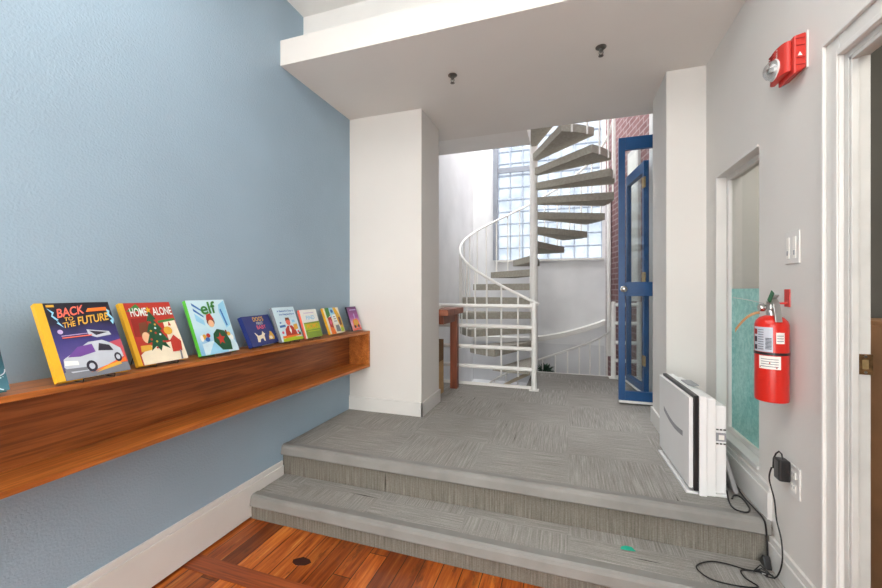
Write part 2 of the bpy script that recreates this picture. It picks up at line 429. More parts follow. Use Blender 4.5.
# baseboards
def skirting(name, x0, x1, y0, y1, z, h, side):
    """two-step skirting: a board with a thinner cap set back"""
    m = MB(); e = .006
    m.box(x0, x1, y0, y1, z, z + h - .028)
    if side == 'L': m.box(x0, x1 - e, y0, y1, z + h - .028, z + h)
    if side == 'R': m.box(x0 + e, x1, y0, y1, z + h - .028, z + h)
    if side == 'F': m.box(x0, x1, y0 + e, y1, z + h - .028, z + h)
    return struct(m.build(name, 'trim_white', bevel=.002))
skirting('baseboard_left', XL, XL + .018, -2.6, 1.962, .012, .205, 'L')
m = MB(); m.box(-1.712, -1.062, 2.737, 2.75, PL, PL + .11); m.box(-1.075, -1.062, 2.737, 3.18, PL, PL + .11)
struct(m.build('baseboard_column', 'trim_white', bevel=.002))
skirting('baseboard_right', XR - .018, XR, 1.972, 2.785, PL, .145, 'R')
skirting('baseboard_front', XR - .018, XR, DY1 + .072, 1.972, 0, .25, 'R')
m = MB(); m.box(.587, .60, 2.772, 3.21, PL, PL + .11); m.box(.587, XR - .018, 2.772, 2.785, PL, PL + .11)
struct(m.build('baseboard_pillar', 'trim_white', bevel=.002))

# glass block window
gb = struct(MB().box(GX0 - .07, GX0, 5.955, 6.0, GZ0, TOP).build('window_1', 'roof_grey'))
grid = MB(); blocks = MB(); p = .19; nx = 8
nz = int((TOP - GZ0) / p)
for i in range(nx + 1): grid.box(GX0 + i * p - .007, GX0 + i * p + .007, 6.012, 6.075, GZ0, TOP)
for k in range(nz + 1):
    zz = GZ0 + k * p; grid.box(GX0, GX1, 6.011, 6.076, zz - .007, zz + .007)
for i in range(nx):
    for k in range(nz):
        x0 = GX0 + i * p + .007; z0 = GZ0 + k * p + .007; s_ = p - .014; e = .02
        vs = [(x0, 6.03, z0), (x0 + s_, 6.03, z0), (x0 + s_, 6.03, z0 + s_), (x0, 6.03, z0 + s_), (x0 + e, 6.015, z0 + e), (x0 + s_ - e, 6.015, z0 + e), (x0 + s_ - e, 6.015, z0 + s_ - e), (x0 + e, 6.015, z0 + s_ - e)]
        blocks.add(vs, [(4, 5, 6, 7), (0, 1, 5, 4), (1, 2, 6, 5), (2, 3, 7, 6), (3, 0, 4, 7)])
grid.build('mortar_grid', 'mortar', gb); blocks.build('glass_block_panel', 'glass_block', gb)
MB().box(GX0, GX0 + 3 * p, 5.985, 6.012, H + 1.84, H + 1.92).build('crossbar', 'roof_grey', gb)
MB().box(GX0 - .02, GX1 + .02, 5.96, 6.03, GZ0 - .03, GZ0).build('window_sill', 'trim_white', gb)

# interior window in the right wall
wf = MB(); a, b, z0, z1 = WY0, WY1, WZ0, WZ1
X0, X1 = XR + .045, XR + .085; f_ = .03
wf.box(X0, X1, a, a + f_, z0, z1); wf.box(X0, X1, b - f_, b, z0, z1); wf.box(X0, X1, a + f_, b - f_, z1 - f_, z1); wf.box(X0, X1, a + f_, b - f_, z0, z0 + f_)
win = struct(wf.build('window_2', 'trim_white', bevel=.002))
tz = H + .01
MB().box(X0 + .015, X0 + .021, a + f_, b - f_, z0 + f_, tz).build('frosted_pane', 'frosted_teal', win, label='teal frosted lower pane')
MB().box(X0 + .015, X0 + .021, a + f_, b - f_, tz, z1 - f_).build('clear_pane', 'window_glass', win)
cs = MB(); cs.box(XR - .006, XR + .044, a + .002, b + .012, z1 - .004, z1 + .010); cs.box(XR - .006, XR + .044, b - .004, b + .012, z0 + .004, z1 - .0045); cs.box(XR - .008, XR + .044, a + .001, b + .016, z0 - .014, z0 + .0035)
cs.build('window_sill', 'trim_white', win, bevel=.002)

# rooms behind the right wall
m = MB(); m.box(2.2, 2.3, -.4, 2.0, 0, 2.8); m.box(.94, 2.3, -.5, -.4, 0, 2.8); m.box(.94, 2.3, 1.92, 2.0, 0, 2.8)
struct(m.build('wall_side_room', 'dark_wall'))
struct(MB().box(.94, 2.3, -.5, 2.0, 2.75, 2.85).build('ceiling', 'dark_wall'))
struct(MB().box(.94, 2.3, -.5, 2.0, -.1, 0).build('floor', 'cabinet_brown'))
m = MB(); m.box(1.5, 1.6, 2.0, 3.2, 0, 2.8); m.box(.94, 1.6, 3.08, 3.2, 0, 2.8); m.box(.94, 1.5, 2.0, 2.01, 0, 2.8)
struct(m.build('wall_window_room', 'beige_wall'))
struct(MB().box(.94, 1.6, 2.0, 3.2, 2.4, 2.5).build('ceiling', 'beige_wall'))
struct(MB().box(.94, 1.6, 2.0, 3.2, -.1, 0).build('floor', 'beige_wall'))

# doorway in the right wall
m = MB(); cw = .070
ct = DZ + .075
m.box(XR - .014, XR, DY1, DY1 + cw, 0, ct); m.box(XR - .014, XR, DY0 - cw, DY0, 0, ct); m.box(XR - .014, XR, DY0, DY1, DZ, ct)
m.box(XR - .026, XR - .0141, DY1 + cw - .012, DY1 + cw, 0, ct); m.box(XR - .026, XR - .0141, DY0 - cw, DY1 + cw - .012, ct - .012, ct)
m.box(XR - .020, XR - .0141, DY1, DY1 + .02, 0, DZ + .02); m.box(XR - .020, XR - .0141, DY0, DY1, DZ, DZ + .02)
dr = struct(m.build('door_1', 'trim_white', bevel=.003))
m = MB(); m.box(XR - .001, XR + .052, DY1 - .018, DY1 - .0005, 0, DZ - .018); m.box(XR - .001, XR + .052, DY0 + .0005, DY0 + .018, 0, DZ - .018); m.box(XR - .001, XR + .052, DY0 + .0005, DY1 - .0005, DZ - .0179, DZ - .0005)
m.box(XR + .0, XR + .018, DY1 - .03, DY1 - .018, 0, DZ - .018); m.box(XR, XR + .018, DY0 + .018, DY1 - .018, DZ - .03, DZ - .018)
m.build('door_jamb', 'jamb_white', dr, bevel=.0015)
s_ = MB(); yj = DY1 - .018; zs = H - .225
s_.box(XR + .022, XR + .056, yj - .002, yj + .001, zs - .031, zs + .031, 'old_brass'); s_.box(XR + .03, XR + .045, yj - .0035, yj - .0015, zs - .014, zs + .014, 'brass')
for dz in (-.024, .024): s_.lathe([(.004, yj - .0035), (.004, yj - .001)], (XR + .038, 0, zs + dz), 10, 'steel', axis='y')
s_.build('strike_plate', None, dr)

# ------------------------------------------------------------ spiral staircase
RIS = .177; STEP = 22.5
def pol(psi, r): a = math.radians(psi); return (XC - r * math.sin(a), YC - r * math.cos(a))   # psi: 0 towards the room, clockwise
sp = thing('spiral_staircase', 'white railed spiral staircase with grey carpeted wedge treads', 'staircase', (XC, YC, -1.9))
def L(p): return (p[0] - XC, p[1] - YC, p[2] + 1.9)
MB().lathe([(.048, 0), (.048, H + 1.84 + 1.9)], n=20).build('centre_pole', 'rail_white', sp)
ks = list(range(-20, -8)) + list(range(-7, 12))
for k in ks:
    lead = 203 + STEP * (k - 1); trail = lead - 24.3; zt = PL + RIS * (k + 8)
    if k < -8: lead = -90 - STEP * (-9 - k) + 1; trail = lead - 24.3; zt = PL + RIS * (k + 8)
    pts = []
    for i in range(7): pts.append(pol(trail + (lead - trail) * i / 6, R))
    d = math.radians(lead); tcorner = pol(lead + 28, .05); pts.append(tcorner); pts.append(pol(trail - 28, .05))
    pts = [(a - XC, b - YC) for a, b in pts]
    m = MB(); n = len(pts); z0, z1 = zt - .083 + 1.9, zt + 1.9
    if k == -7: z0, z1 = z0 + .03, z1 - .03
    vs = [(a, b, z0) for a, b in pts] + [(a, b, z1) for a, b in pts]
    m.add(vs, [tuple(range(n - 1, -1, -1))] + [(i, (i + 1) % n, n + (i + 1) % n, n + i) for i in range(n)], 'tread_side')
    m.add(vs, [tuple(range(n, 2 * n))], 'tread_carpet')
    m.build('tread', None, sp, bevel=.004)
def rail_z(psi): return H - .078 + RIS / STEP * psi
def down_z(psi): return H - .41 + RIS / STEP * (psi + 90) * .86
pr = [L((*pol(psi, R), rail_z(psi))) for psi in range(-8, 432, 5)]
MB().tube(pr, .0155, 10).build('handrail', 'rail_white', sp)
pr = [L((*pol(psi, R), down_z(psi))) for psi in range(-96, -300, -5)]
MB().tube(pr, .0155, 10).build('handrail', 'rail_white', sp)
psi = 5.
while psi < 420:
    k = math.ceil((psi - 203) / STEP) + 1; zt = PL + RIS * (k + 8)
    MB().tube([L((*pol(psi, R + .002), zt - .085)), L((*pol(psi, R + .002), rail_z(psi)))], .0098, 8).build('baluster', 'rail_white', sp)
    psi += STEP / 2
psi = -98.
while psi > -290:
    k = -9 - math.floor((-90 - psi) / STEP); zt = PL + RIS * (k + 8)
    MB().tube([L((*pol(psi, R + .002), zt - .085)), L((*pol(psi, R + .002), down_z(psi)))], .0098, 8).build('baluster', 'rail_white', sp)
    psi -= STEP / 2

# guard rails on the platform edge
def guard(posts, y, x0, x1, label):
    g = thing('guard_rail', label, 'railing', (x0, y, PL))
    for px in posts:
        m = MB(); m.tube([(px - x0, 0, 0), (px - x0, 0, .835)], .026, 16); m.lathe([(.026, .835), (.024, .848), (.012, .855)], (px - x0, 0, 0), 16)
        m.build('post', 'rail_white', g); MB().box(px - x0 - .045, px - x0 + .045, -.045, .045, 0, .008).build('base_plate', 'rail_white', g, bevel=.002)
    for z in (.818, .614, .40, .20): MB().tube([(0, 0, z), (x1 - x0, 0, z)], .0205, 12).build('rail', 'rail_white', g)
    MB().box(0, x1 - x0, .028, .036, 0, .03).build('toe_strip', 'rail_white', g)
    return g
guard([-.315], 3.82, -1.445, -.315, 'white guard rail of four tubes beside the wooden table')
guard([.478, .735], 4.62, .478, .735, 'short white guard rail seen behind the blue glass door')
struct(MB().box(XC, .60, 4.70, 4.712, PL - .12, PL + .006).build('trim_9', 'rail_white'))

# small potted plant below, behind the platform edge
pl = thing('potted_plant', 'dark green leafy plant showing low beside the white rail post', 'plant', (-.325, 5.86, H - 1.42))
MB().lathe([(.07, 0), (.095, .16), (.1, .17), (.09, .17)], n=20).build('pot', 'pot', pl)
m = MB(); rnd = random.Random(3)
for i in range(60):
    a = rnd.random() * 2 * PI; e = rnd.uniform(.25, 1.3); ln = rnd.uniform(.12, .2); b0 = Vector((0, 0, .17))
    d = Vector((math.cos(a) * math.cos(e), math.sin(a) * math.cos(e), math.sin(e))); s2 = d.cross(Vector((0, 0, 1))).normalized() * .026
    pm = b0 + d * ln * .55 + Vector((0, 0, .02)); m.add([b0, pm + s2, b0 + d * ln, pm - s2], [(0, 1, 2, 3)])
m.build('foliage', 'leaf_green', pl)
struct(MB().box(-1.44, .5, 5.45, 5.985, H - 1.46, H - 1.42).build('floor', 'shaft_grey'))
# pale stair stringers seen through the rail near the floor
ws = thing('wooden_stair_side', 'pale wooden stair side board glimpsed below the guard rail', 'stair board', (-1.0, 5.5, H - 1.42))
ws2 = MB(); ws2.prism([(0, 0), (.55, .32), (.55, .26), (.06, 0)], 0, .05, 'y'); ws2.build('board', 'pale_wood', ws)

# ------------------------------------------------------------ blue doors
def door_leaf(name, label, loc, rz, wd, ht, st_, top, mid, bot, group, knob=None, hinges=(), midz=None):
    d = thing(name, label, 'door', loc, (0, 0, rz), group); t = .042
    m = MB(); m.box(0, st_, 0, t, 0, ht); m.box(wd - st_, wd, 0, t, 0, ht); m.box(st_, wd - st_, 0, t, 0, bot); m.box(st_, wd - st_, 0, t, ht - top, ht)
    if midz: m.box(st_, wd - st_, 0, t, midz, midz + mid)
    m.build('door_frame', 'blue_door_paint', d, bevel=.003)
    MB().box(st_ - .005, wd - st_ + .005, t / 2 - .003, t / 2 + .003, bot - .005, ht - top + .005).build('glass_pane', 'clear_glass', d)
    if knob:
        k = MB(); k.lathe([(.026, -.004), (.026, -.010), (.012, -.014), (.012, -.03), (.024, -.04), (.026, -.052), (.016, -.062), (.004, -.064)], (knob[0], 0, knob[1]), 18, axis='y'); k.build('door_knob', 'chrome', d)
    for z in hinges:
        MB().box(wd - .012, wd + .05, -.014, .0, z - .045, z + .045).build('hinge', 'brass', d, bevel=.002)
    MB().box(0, wd, -.006, t + .006, -.008, .0 + .012).build('door_sweep', 'rail_white', d)
    return d
door_leaf('glazed_door', 'wide blue framed glass door with round chrome knob, standing open behind the pillar', (.415, 3.60, PL + .022), 0, .88, 2.265, .050, .105, .12, .09, 'blue glass doors', knob=(.036, .965), midz=.905)
ang = math.atan2(3.75 - 4.27, .628 - .552)
door_leaf('glazed_door', 'narrow blue framed glass door on brass hinges, behind the wide blue door', (.556, 4.27, PL + .06), ang, .53, 2.06, .045, .10, 0, .07, 'blue glass doors', hinges=(.30, 1.03, 1.86))
struct(MB().box(.695, .76, 3.705, 3.86, PL, TOP).build('trim_10', 'trim_white'))

# white framed window and drain pipe on the brick wall
wl = struct(MB().box(brick_pt(4.70), brick_pt(5.02), 0, .03, H - .12, H + 1.62).build('window_3', 'trim_white')); wl.location = (BX0, BY0, 0); wl.rotation_euler = (0, 0, ba)
MB().box(brick_pt(4.74), brick_pt(4.98), .03, .032, H - .06, H + 1.56).build('pane', 'paper', wl)
dp = tag(MB().tube([(0, 0, 0), (0, 0, 2.2)], .03, 12).build('drain_pipe', 'rail_white'), 'thin white vertical pipe on the brick wall beside the stairs', 'pipe')
x = BX0 + (BX1 - BX0) * (5.74 - BY0) / (BY1 - BY0); dp.location = (x - .035, 5.72, H - .9)

# ------------------------------------------------------------ wall shelf
def shz(y): return H - .300 - .012 * (y - .6)      # top surface, sagging slightly with its length
sh = thing('wall_shelf', 'long open box shelf of orange brown wood on the blue wall', 'shelf', (XL, .1, H - .6))
def sbox(m, x0, x1, y0, y1, d0, d1):
    vs = []
    for (X, Y, d) in ((x0, y0, d0), (x1, y0, d0), (x1, y1, d0), (x0, y1, d0), (x0, y0, d1), (x1, y0, d1), (x1, y1, d1), (x0, y1, d1)):
        vs.append((X - XL, Y - .1, shz(Y) + d - (H - .6)))
    m.add(vs, [(0, 3, 2, 1), (4, 5, 6, 7), (0, 1, 5, 4), (1, 2, 6, 5), (2, 3, 7, 6), (3, 0, 4, 7)]); return m
xf = -1.518; ye = 2.745
sbox(MB(), XL + .001, xf, .1, ye, -.02, 0).build('top_board', 'cherry', sh, bevel=.0015)
sbox(MB(), XL + .001, xf, .1, ye, -.29, -.272).build('bottom_board', 'cherry', sh, bevel=.0015)
sbox(MB(), XL + .001, XL + .012, .1, ye, -.2719, -.0201).build('back_panel', 'cherry_shaded', sh)
sbox(MB(), XL + .0121, xf - .001, ye - .02, ye, -.2719, -.0201).build('end_panel', 'cherry', sh)
sbox(MB(), XL + .0121, xf - .001, .1, .12, -.2719, -.0201).build('end_panel', 'cherry', sh)

# ------------------------------------------------------------ books
for n, c in dict(b_white=(238, 238, 232), b_yellow=(232, 176, 36), b_orange=(240, 120, 40), b_red=(186, 54, 40), b_darkred=(150, 38, 30), b_green=(60, 130, 60), b_dgreen=(28, 82, 52),
                 b_lime=(176, 196, 40), b_sky=(150, 208, 236), b_pale=(206, 230, 240), b_blue=(52, 110, 180), b_navy=(32, 50, 120), b_silver=(190, 196, 206), b_dark=(44, 40, 56),
                 b_glass=(110, 70, 150), b_skin=(238, 190, 150), b_brown=(120, 66, 40), b_cream=(238, 226, 200), b_pink=(226, 90, 120), b_teal=(36, 120, 130), b_gold=(222, 170, 60),
                 b_lav=(190, 170, 215), b_grey=(120, 124, 132), b_black=(26, 26, 30), b_spring=(90, 190, 60), b_grass=(130, 158, 50), b_salmon=(236, 110, 90)).items(): flat(n, c)
gradient('cover_night', [(0, (48, 44, 60)), (.28, (86, 74, 140)), (.5, (60, 56, 120)), (.75, (34, 32, 54)), (1, (26, 26, 36))])
gradient('cover_sunset', [(0, (226, 90, 70)), (1, (90, 60, 130))])
gradient('cover_city', [(0, (120, 180, 220)), (.5, (196, 228, 240)), (1, (206, 232, 242))])
gradient('cover_purple', [(0, (226, 120, 60)), (.25, (236, 190, 210)), (.55, (170, 84, 160)), (1, (70, 34, 84))], size=(.14, .2))
gradient('cover_stars', [(0, (70, 120, 135)), (.35, (34, 84, 98)), (.55, (32, 38, 44)), (.85, (40, 44, 50)), (1, (46, 130, 160))], size=(.2, .22))

def ell(cx, cz, rx, rz, n=14, a0=0, a1=360):
    return [(cx + rx * math.cos(math.radians(a0 + (a1 - a0) * i / n)), cz + rz * math.sin(math.radians(a0 + (a1 - a0) * i / n))) for i in range(n if a1 - a0 == 360 else n + 1)]
BOOKS = {}
def book(key, label, x, y, w, h, t, lean, yaw, cover, spine, art, titles, spine_strip=0., dz=.006):
    """stands on the shelf: local x = width, z = height, -y = the front cover"""
    b = thing('picture_book', label, 'book', (x + .012, y - .012, shz(y) + .006), (-math.radians(lean + 1), 0, PI / 2 + math.radians(yaw)), 'picture books on the wall shelf')
    c = .0028
    MB().box(.0, w, -t, -t + c, 0, h).build('front_cover', cover, b, bevel=.0006)
    MB().box(.0, w, -c, 0, 0, h).build('back_cover', spine, b, bevel=.0006)
    MB().box(-.0015, c - .001, -t, 0, 0, h).build('spine', spine, b, bevel=.0008)
    MB().box(c - .001, w - .004, -t + c, -c, .004, h - .004).build('pages', 'page', b)
    if spine_strip:
        MB().box(-.0016, spine_strip * w, -t - .0004, -t, 0, h).build('spine_strip', spine, b)
    m = MB()
    for i, (mat, poly) in enumerate(art):
        yy = -t - .0005 - .00012 * i; vs = [(min(max(px, 0), 1) * w, yy, min(max(pz, 0), 1) * h) for px, pz in poly]
        m.add(vs, [tuple(range(len(vs)))], mat)
    if art:
        o = m.build('cover_picture', None, b)
    yt = -t - .0006 - .00012 * len(art)
    for k, (txt, mat, x0, x1, z0, z1, ln, shr) in enumerate(titles):
        text_mesh(txt, 'title', mat, b, x0 * w, x1 * w, z0 * h, z1 * h, yt - .0001 * k, shear=shr, lean=ln * h, bold=.02)
    BOOKS[key] = b
    return b

star = lambda cx, cz, r: [(cx + (r if i % 2 == 0 else r * .45) * math.cos(PI / 2 + i * PI / 5), cz + (r if i % 2 == 0 else r * .45) * math.sin(PI / 2 + i * PI / 5)) for i in range(10)]
# 1 night cover with silver car
car = [('b_grey', [(.1, .0), (.1, .1), (1, .14), (1, 0)]), ('cover_sunset', [(.62, .12), (1, .12), (1, .45), (.82, .42), (.66, .3)]),
       ('b_orange', [(.42, .05), (.98, .13), (.98, .19), (.90, .15), (.86, .2), (.8, .13), (.72, .17), (.62, .10)]), ('b_gold', [(.5, .04), (.9, .10), (.88, .14), (.7, .11)]),
       ('b_silver', [(.12, .16), (.14, .26), (.3, .34), (.52, .45), (.72, .46), (.84, .40), (.95, .32), (.96, .2), (.7, .12), (.5, .08), (.2, .08)]),
       ('b_glass', [(.2, .28), (.36, .4), (.56, .42), (.58, .31), (.36, .27)]), ('b_dark', [(.62, .32), (.66, .42), (.8, .38), (.84, .3)]),
       ('b_white', [(.13, .18), (.31, .17), (.31, .22), (.14, .24)]), ('b_grey', [(.12, .10), (.4, .09), (.4, .13), (.12, .14)]),
       ('b_silver', [(.55, .62), (.86, .57), (.88, .52), (.66, .50), (.56, .54)]), ('b_dark', [(.58, .60), (.84, .56), (.66, .53)]),
       ('b_dark', ell(.47, .13, .075, .075)), ('b_silver', ell(.47, .13, .04, .04)), ('b_dark', ell(.87, .2, .055, .065)), ('b_silver', ell(.87, .2, .03, .035)),
       ('b_sky', [(.12, .93), (.17, .86), (.15, .82), (.22, .74), (.19, .73), (.27, .66), (.2, .76), (.23, .77), (.17, .83), (.2, .87)]),
       ('b_sky', [(.9, .92), (.93, .85), (.9, .82), (.97, .74), (.93, .72), (.96, .66), (1, .74), (.95, .82), (.97, .86)]),
       ('b_lav', ell(.2, .61, .035, .03)), ('b_orange', [(.62, .86), (.66, .91), (.93, .92), (.93, .87)]), ('b_lav', [(.2, .55), (.55, .56), (.55, .57), (.2, .56)]), ('b_salmon', [(.2, .52), (.6, .53), (.6, .545), (.2, .535)]), ('b_gold', [(.12, .94), (.22, .94), (.22, .97), (.12, .97)])]
book('car', 'yellow spined picture book with a silver car on a night purple cover', -1.539, .765, .208, .275, .019, 26, 0, 'cover_night', 'b_yellow', car,
     [('BACK', 'b_salmon', .22, .60, .79, .91, .05, .2), ('TO', 'b_gold', .30, .42, .745, .795, .01, .15), ('THE', 'b_gold', .26, .43, .655, .725, .02, .15), ('FUTURE', 'b_gold', .46, .93, .68, .79, .05, .2)], spine_strip=.095)
# 2 christmas tree cover
tree = [('b_green', [(.08, .86), (.3, .98), (.4, .86)]), ('b_darkred', [(.1, .45), (.12, .74), (.42, .76), (.4, .42)]), ('b_cream', [(.1, .0), (.1, .16), (.3, .28), (.62, .30), (1, .34), (1, 0)]),
        ('b_cream', [(.72, .34), (.72, .66), (.98, .68), (1, .34)]), ('b_green', [(.62, .64), (.98, .67), (.98, .71), (.62, .68)]),
        ('b_brown', [(.2, .46), (.24, .66), (.38, .68), (.40, .46)]), ('b_skin', ell(.3, .42, .08, .09)), ('b_gold', [(.12, .2), (.34, .22), (.34, .3), (.14, .3)]),
        ('b_dgreen', [(.5, .86), (.4, .68), (.45, .69), (.34, .5), (.4, .51), (.28, .32), (.38, .34), (.32, .2), (.44, .27), (.5, .18), (.56, .27), (.7, .2), (.62, .34), (.72, .34), (.6, .52), (.66, .53), (.54, .70), (.6, .71)]),
        ('b_yellow', star(.5, .87, .06))]
for (cx, cz, mt) in ((.46, .66, 'b_red'), (.54, .62, 'b_gold'), (.42, .52, 'b_gold'), (.5, .48, 'b_red'), (.58, .45, 'b_pale'), (.38, .38, 'b_red'), (.47, .34, 'b_gold'), (.6, .33, 'b_red'), (.52, .56, 'b_pale'), (.44, .24, 'b_red')): tree.append((mt, ell(cx, cz, .022, .018, 8)))
tree += [('b_red', [(.72, .14), (.74, .34), (.84, .42), (.96, .3), (.92, .14)]), ('b_gold', ell(.76, .5, .09, .07)), ('b_red', [(.80, .58), (.83, .66), (.86, .58)]), ('b_grey', [(.84, .0), (.87, .16), (.9, .16), (.88, 0)])]
book('tree', 'yellow spined picture book with a christmas tree on a red and white cover', -1.590, 1.036, .2, .268, .017, 25, 0, 'b_red', 'b_yellow', tree,
     [('HOME', 'b_white', .14, .46, .77, .91, .0, 0), ('ALONE', 'b_white', .57, .97, .77, .91, .0, 0)], spine_strip=.075)
# 3 light blue city cover
city = [('b_blue', [(.12, .95), (.35, .8), (.35, .77), (.12, .9)]), ('b_blue', [(.12, .85), (.33, .7), (.33, .67), (.12, .8)]), ('b_sky', [(.12, .76), (.31, .62), (.31, .52), (.12, .62)]), ('b_sky', [(.76, .76), (.8, .9), (.98, .98), (.98, .5), (.84, .44)]),
        ('b_blue', [(.8, .8), (.84, .82), (.9, .5), (.86, .48)]), ('b_pale', [(.1, .0), (.1, .2), (.9, .3), (1, .1), (1, 0)]), ('b_sky', [(.2, .0), (.4, .22), (.8, .2), (.7, 0)]),
        ('b_gold', ell(.2, .32, .05, .05)), ('b_white', ell(.13, .3, .04, .06)), ('b_red', ell(.3, .34, .05, .04)), ('b_blue', ell(.26, .27, .06, .04)), ('b_gold', ell(.84, .33, .05, .04)), ('b_white', ell(.9, .26, .05, .05)), ('b_brown', ell(.78, .36, .03, .05)),
        ('b_dgreen', [(.4, .22), (.44, .36), (.56, .44), (.74, .40), (.84, .2), (.82, .03), (.56, .05)]), ('b_red', star(.6, .25, .12)), ('b_brown', ell(.46, .58, .10, .08)), ('b_skin', ell(.46, .55, .075, .07)), ('b_red', [(.36, .62), (.40, .72), (.5, .74), (.56, .62)])]
book('city', 'green spined picture book with a big short title over a light blue city cover', -1.588, 1.297, .205, .270, .018, 21.5, 0, 'cover_city', 'b_spring', city,
     [('elf', 'b_green', .30, .70, .72, .95, .02, 0)])
# 4 navy landscape book
dogs = [('b_cream', [(.24, .12), (.27, .3), (.22, .44), (.26, .42), (.33, .32), (.46, .34), (.52, .46), (.56, .38), (.6, .36), (.54, .3), (.52, .12), (.48, .12), (.46, .22), (.36, .2), (.32, .11)]),
        ('b_gold', [(.66, .14), (.7, .26), (.76, .34), (.78, .42), (.84, .4), (.88, .3), (.9, .2), (.86, .12)]), ('b_cream', ell(.76, .2, .06, .06))]
book('navy', 'small navy blue picture book with two pale dogs on its cover', -1.590, 1.585, .232, .172, .024, 23, 9, 'b_navy', 'b_navy', dogs,
     [("DOG'S", 'b_gold', .34, .72, .80, .95, 0, 0), ('FIRST', 'b_silver', .42, .66, .68, .77, 0, 0), ('BABY', 'b_pink', .38, .72, .53, .66, 0, 0)])
# 5 white neighbourhood cover
nb = [('b_lime', [(.08, .0), (.08, .08), (.5, .12), (1, .08), (1, 0)]), ('b_orange', [(.1, .09), (.95, .12), (.95, .17), (.1, .16)]), ('b_blue', [(.1, .4), (.36, .42), (.36, .48), (.1, .47)]), ('b_blue', [(.14, .52), (.22, .53), (.22, .57), (.14, .56)]),
      ('b_red', [(.26, .16), (.3, .34), (.44, .44), (.64, .44), (.76, .32), (.8, .16)]), ('b_gold', [(.7, .3), (.9, .32), (.9, .48), (.72, .46)]), ('b_salmon', ell(.52, .55, .1, .1)), ('b_brown', [(.41, .58), (.44, .68), (.6, .68), (.63, .58), (.52, .62)]), ('b_white', [(.47, .3), (.52, .44), (.57, .3), (.52, .2)]), ('b_pink', ell(.16, .26, .05, .04)), ('b_pink', ell(.86, .24, .05, .04)), ('b_sky', [(.7, .52), (.84, .53), (.84, .6), (.7, .6)]), ('b_dgreen', [(.84, .14), (.95, .15), (.95, .22), (.86, .22)])]
book('white', 'white and pale blue picture book with a red jacket on its cover, slim title above', -1.603, 1.822, .187, .215, .02, 21, 0, 'b_pale', 'b_grey', nb,
     [('A Beautiful Day in', 'b_blue', .16, .92, .84, .91, 0, 0), ('the Neighborhood', 'b_blue', .22, .92, .74, .81, 0, 0)])
# 6 half white half green
book('green', 'square picture book, white above and grass green below, with a salmon spine', -1.598, 2.036, .168, .190, .016, 17, 0, 'b_white', 'b_salmon',
     [('b_grass', [(.07, 0), (.07, .54), (1, .56), (1, 0)]), ('b_lime', [(.07, .28), (.07, .5), (1, .5), (1, .3)]), ('b_lime', [(.2, .22), (.9, .22), (.9, .25), (.2, .25)]), ('b_lav', [(.2, .87), (.8, .87), (.8, .89), (.2, .89)])],
     [('FIND', 'b_sky', .28, .78, .64, .78, 0, 0), ('MOMO', 'b_yellow', .2, .88, .32, .50, 0, 0)])
# 7 yellow spined busy cover
busy = [('b_green', [(.1, .6), (.1, 1), (.36, 1), (.34, .7)]), ('b_sky', [(.36, .6), (.36, 1), (.72, 1), (.72, .7)]), ('b_yellow', [(.7, .5), (.62, 1), (.8, 1), (.98, .6), (.98, .2), (.8, .2)]), ('b_red', [(.12, .25), (.12, .62), (.36, .66), (.34, .2)]), ('b_orange', [(.1, .0), (.1, .28), (.34, .22), (.4, 0)]),
        ('b_grey', [(.46, .06), (.48, .3), (.7, .32), (.74, .06)]), ('b_brown', [(.78, .3), (.8, .62), (.93, .6), (.93, .3)]), ('b_pink', ell(.24, .45, .07, .1)), ('b_gold', ell(.86, .7, .07, .06)), ('b_blue', ell(.5, .86, .08, .07)), ('b_white', [(.4, .34), (.42, .72), (.68, .74), (.70, .36)]), ('b_lime', [(.74, .04), (.76, .2), (.96, .2), (.96, .04)]), ('b_grey', [(.47, .62), (.62, .62), (.62, .65), (.47, .65)]), ('b_grey', [(.47, .54), (.63, .54), (.63, .57), (.47, .57)]), ('b_grey', [(.46, .45), (.65, .45), (.65, .48), (.46, .48)])]
book('busy', 'yellow spined picture book crowded with bright figures around a white panel', -1.606, 2.305, .186, .195, .018, 20, 0, 'b_cream', 'b_yellow', busy,
     [])
# 8 purple
book('purple', 'narrow purple picture book with an orange carriage, last on the shelf', -1.603, 2.600, .135, .195, .014, 18, 0, 'cover_purple', 'b_dark',
     [('b_orange', [(.2, .12), (.24, .4), (.4, .48), (.7, .5), (.86, .4), (.9, .14)]), ('b_gold', [(.3, .2), (.34, .42), (.76, .42), (.78, .2)]), ('b_lav', [(.5, .45), (.48, .66), (.54, .72), (.6, .66), (.6, .48)]), ('b_dark', ell(.36, .16, .09, .07)), ('b_dark', ell(.74, .17, .09, .07)), ('b_salmon', [(.1, 0), (.1, .08), (.95, .1), (.95, 0)]), ('b_lav', [(.22, .84), (.9, .84), (.9, .88), (.22, .88)])],
     [])
# 0 dark swirly book cut by the frame
sw = []
for i in range(16):
    cx, cz = .55 + .42 * random.random(), .06 + .66 * random.random(); rr = .03 + .07 * random.random(); a0 = random.random() * 360
    o_ = ell(cx, cz, rr, rr, 10, a0, a0 + 150); i_ = ell(cx, cz, rr * .84, rr * .84, 10, a0, a0 + 150)
    sw.append((('b_silver', 'b_gold', 'b_pale')[i % 3], o_ + i_[::-1]))
for i in range(60): sw.append(('b_pale', ell(.3 + .68 * random.random(), .03 + .95 * random.random(), .006, .005, 5)))
book('swirl', 'dark teal book with pale swirls, cut off by the left edge of the picture', -1.548, .455, .205, .228, .02, 23, 0, 'cover_stars', 'b_teal', sw, [])

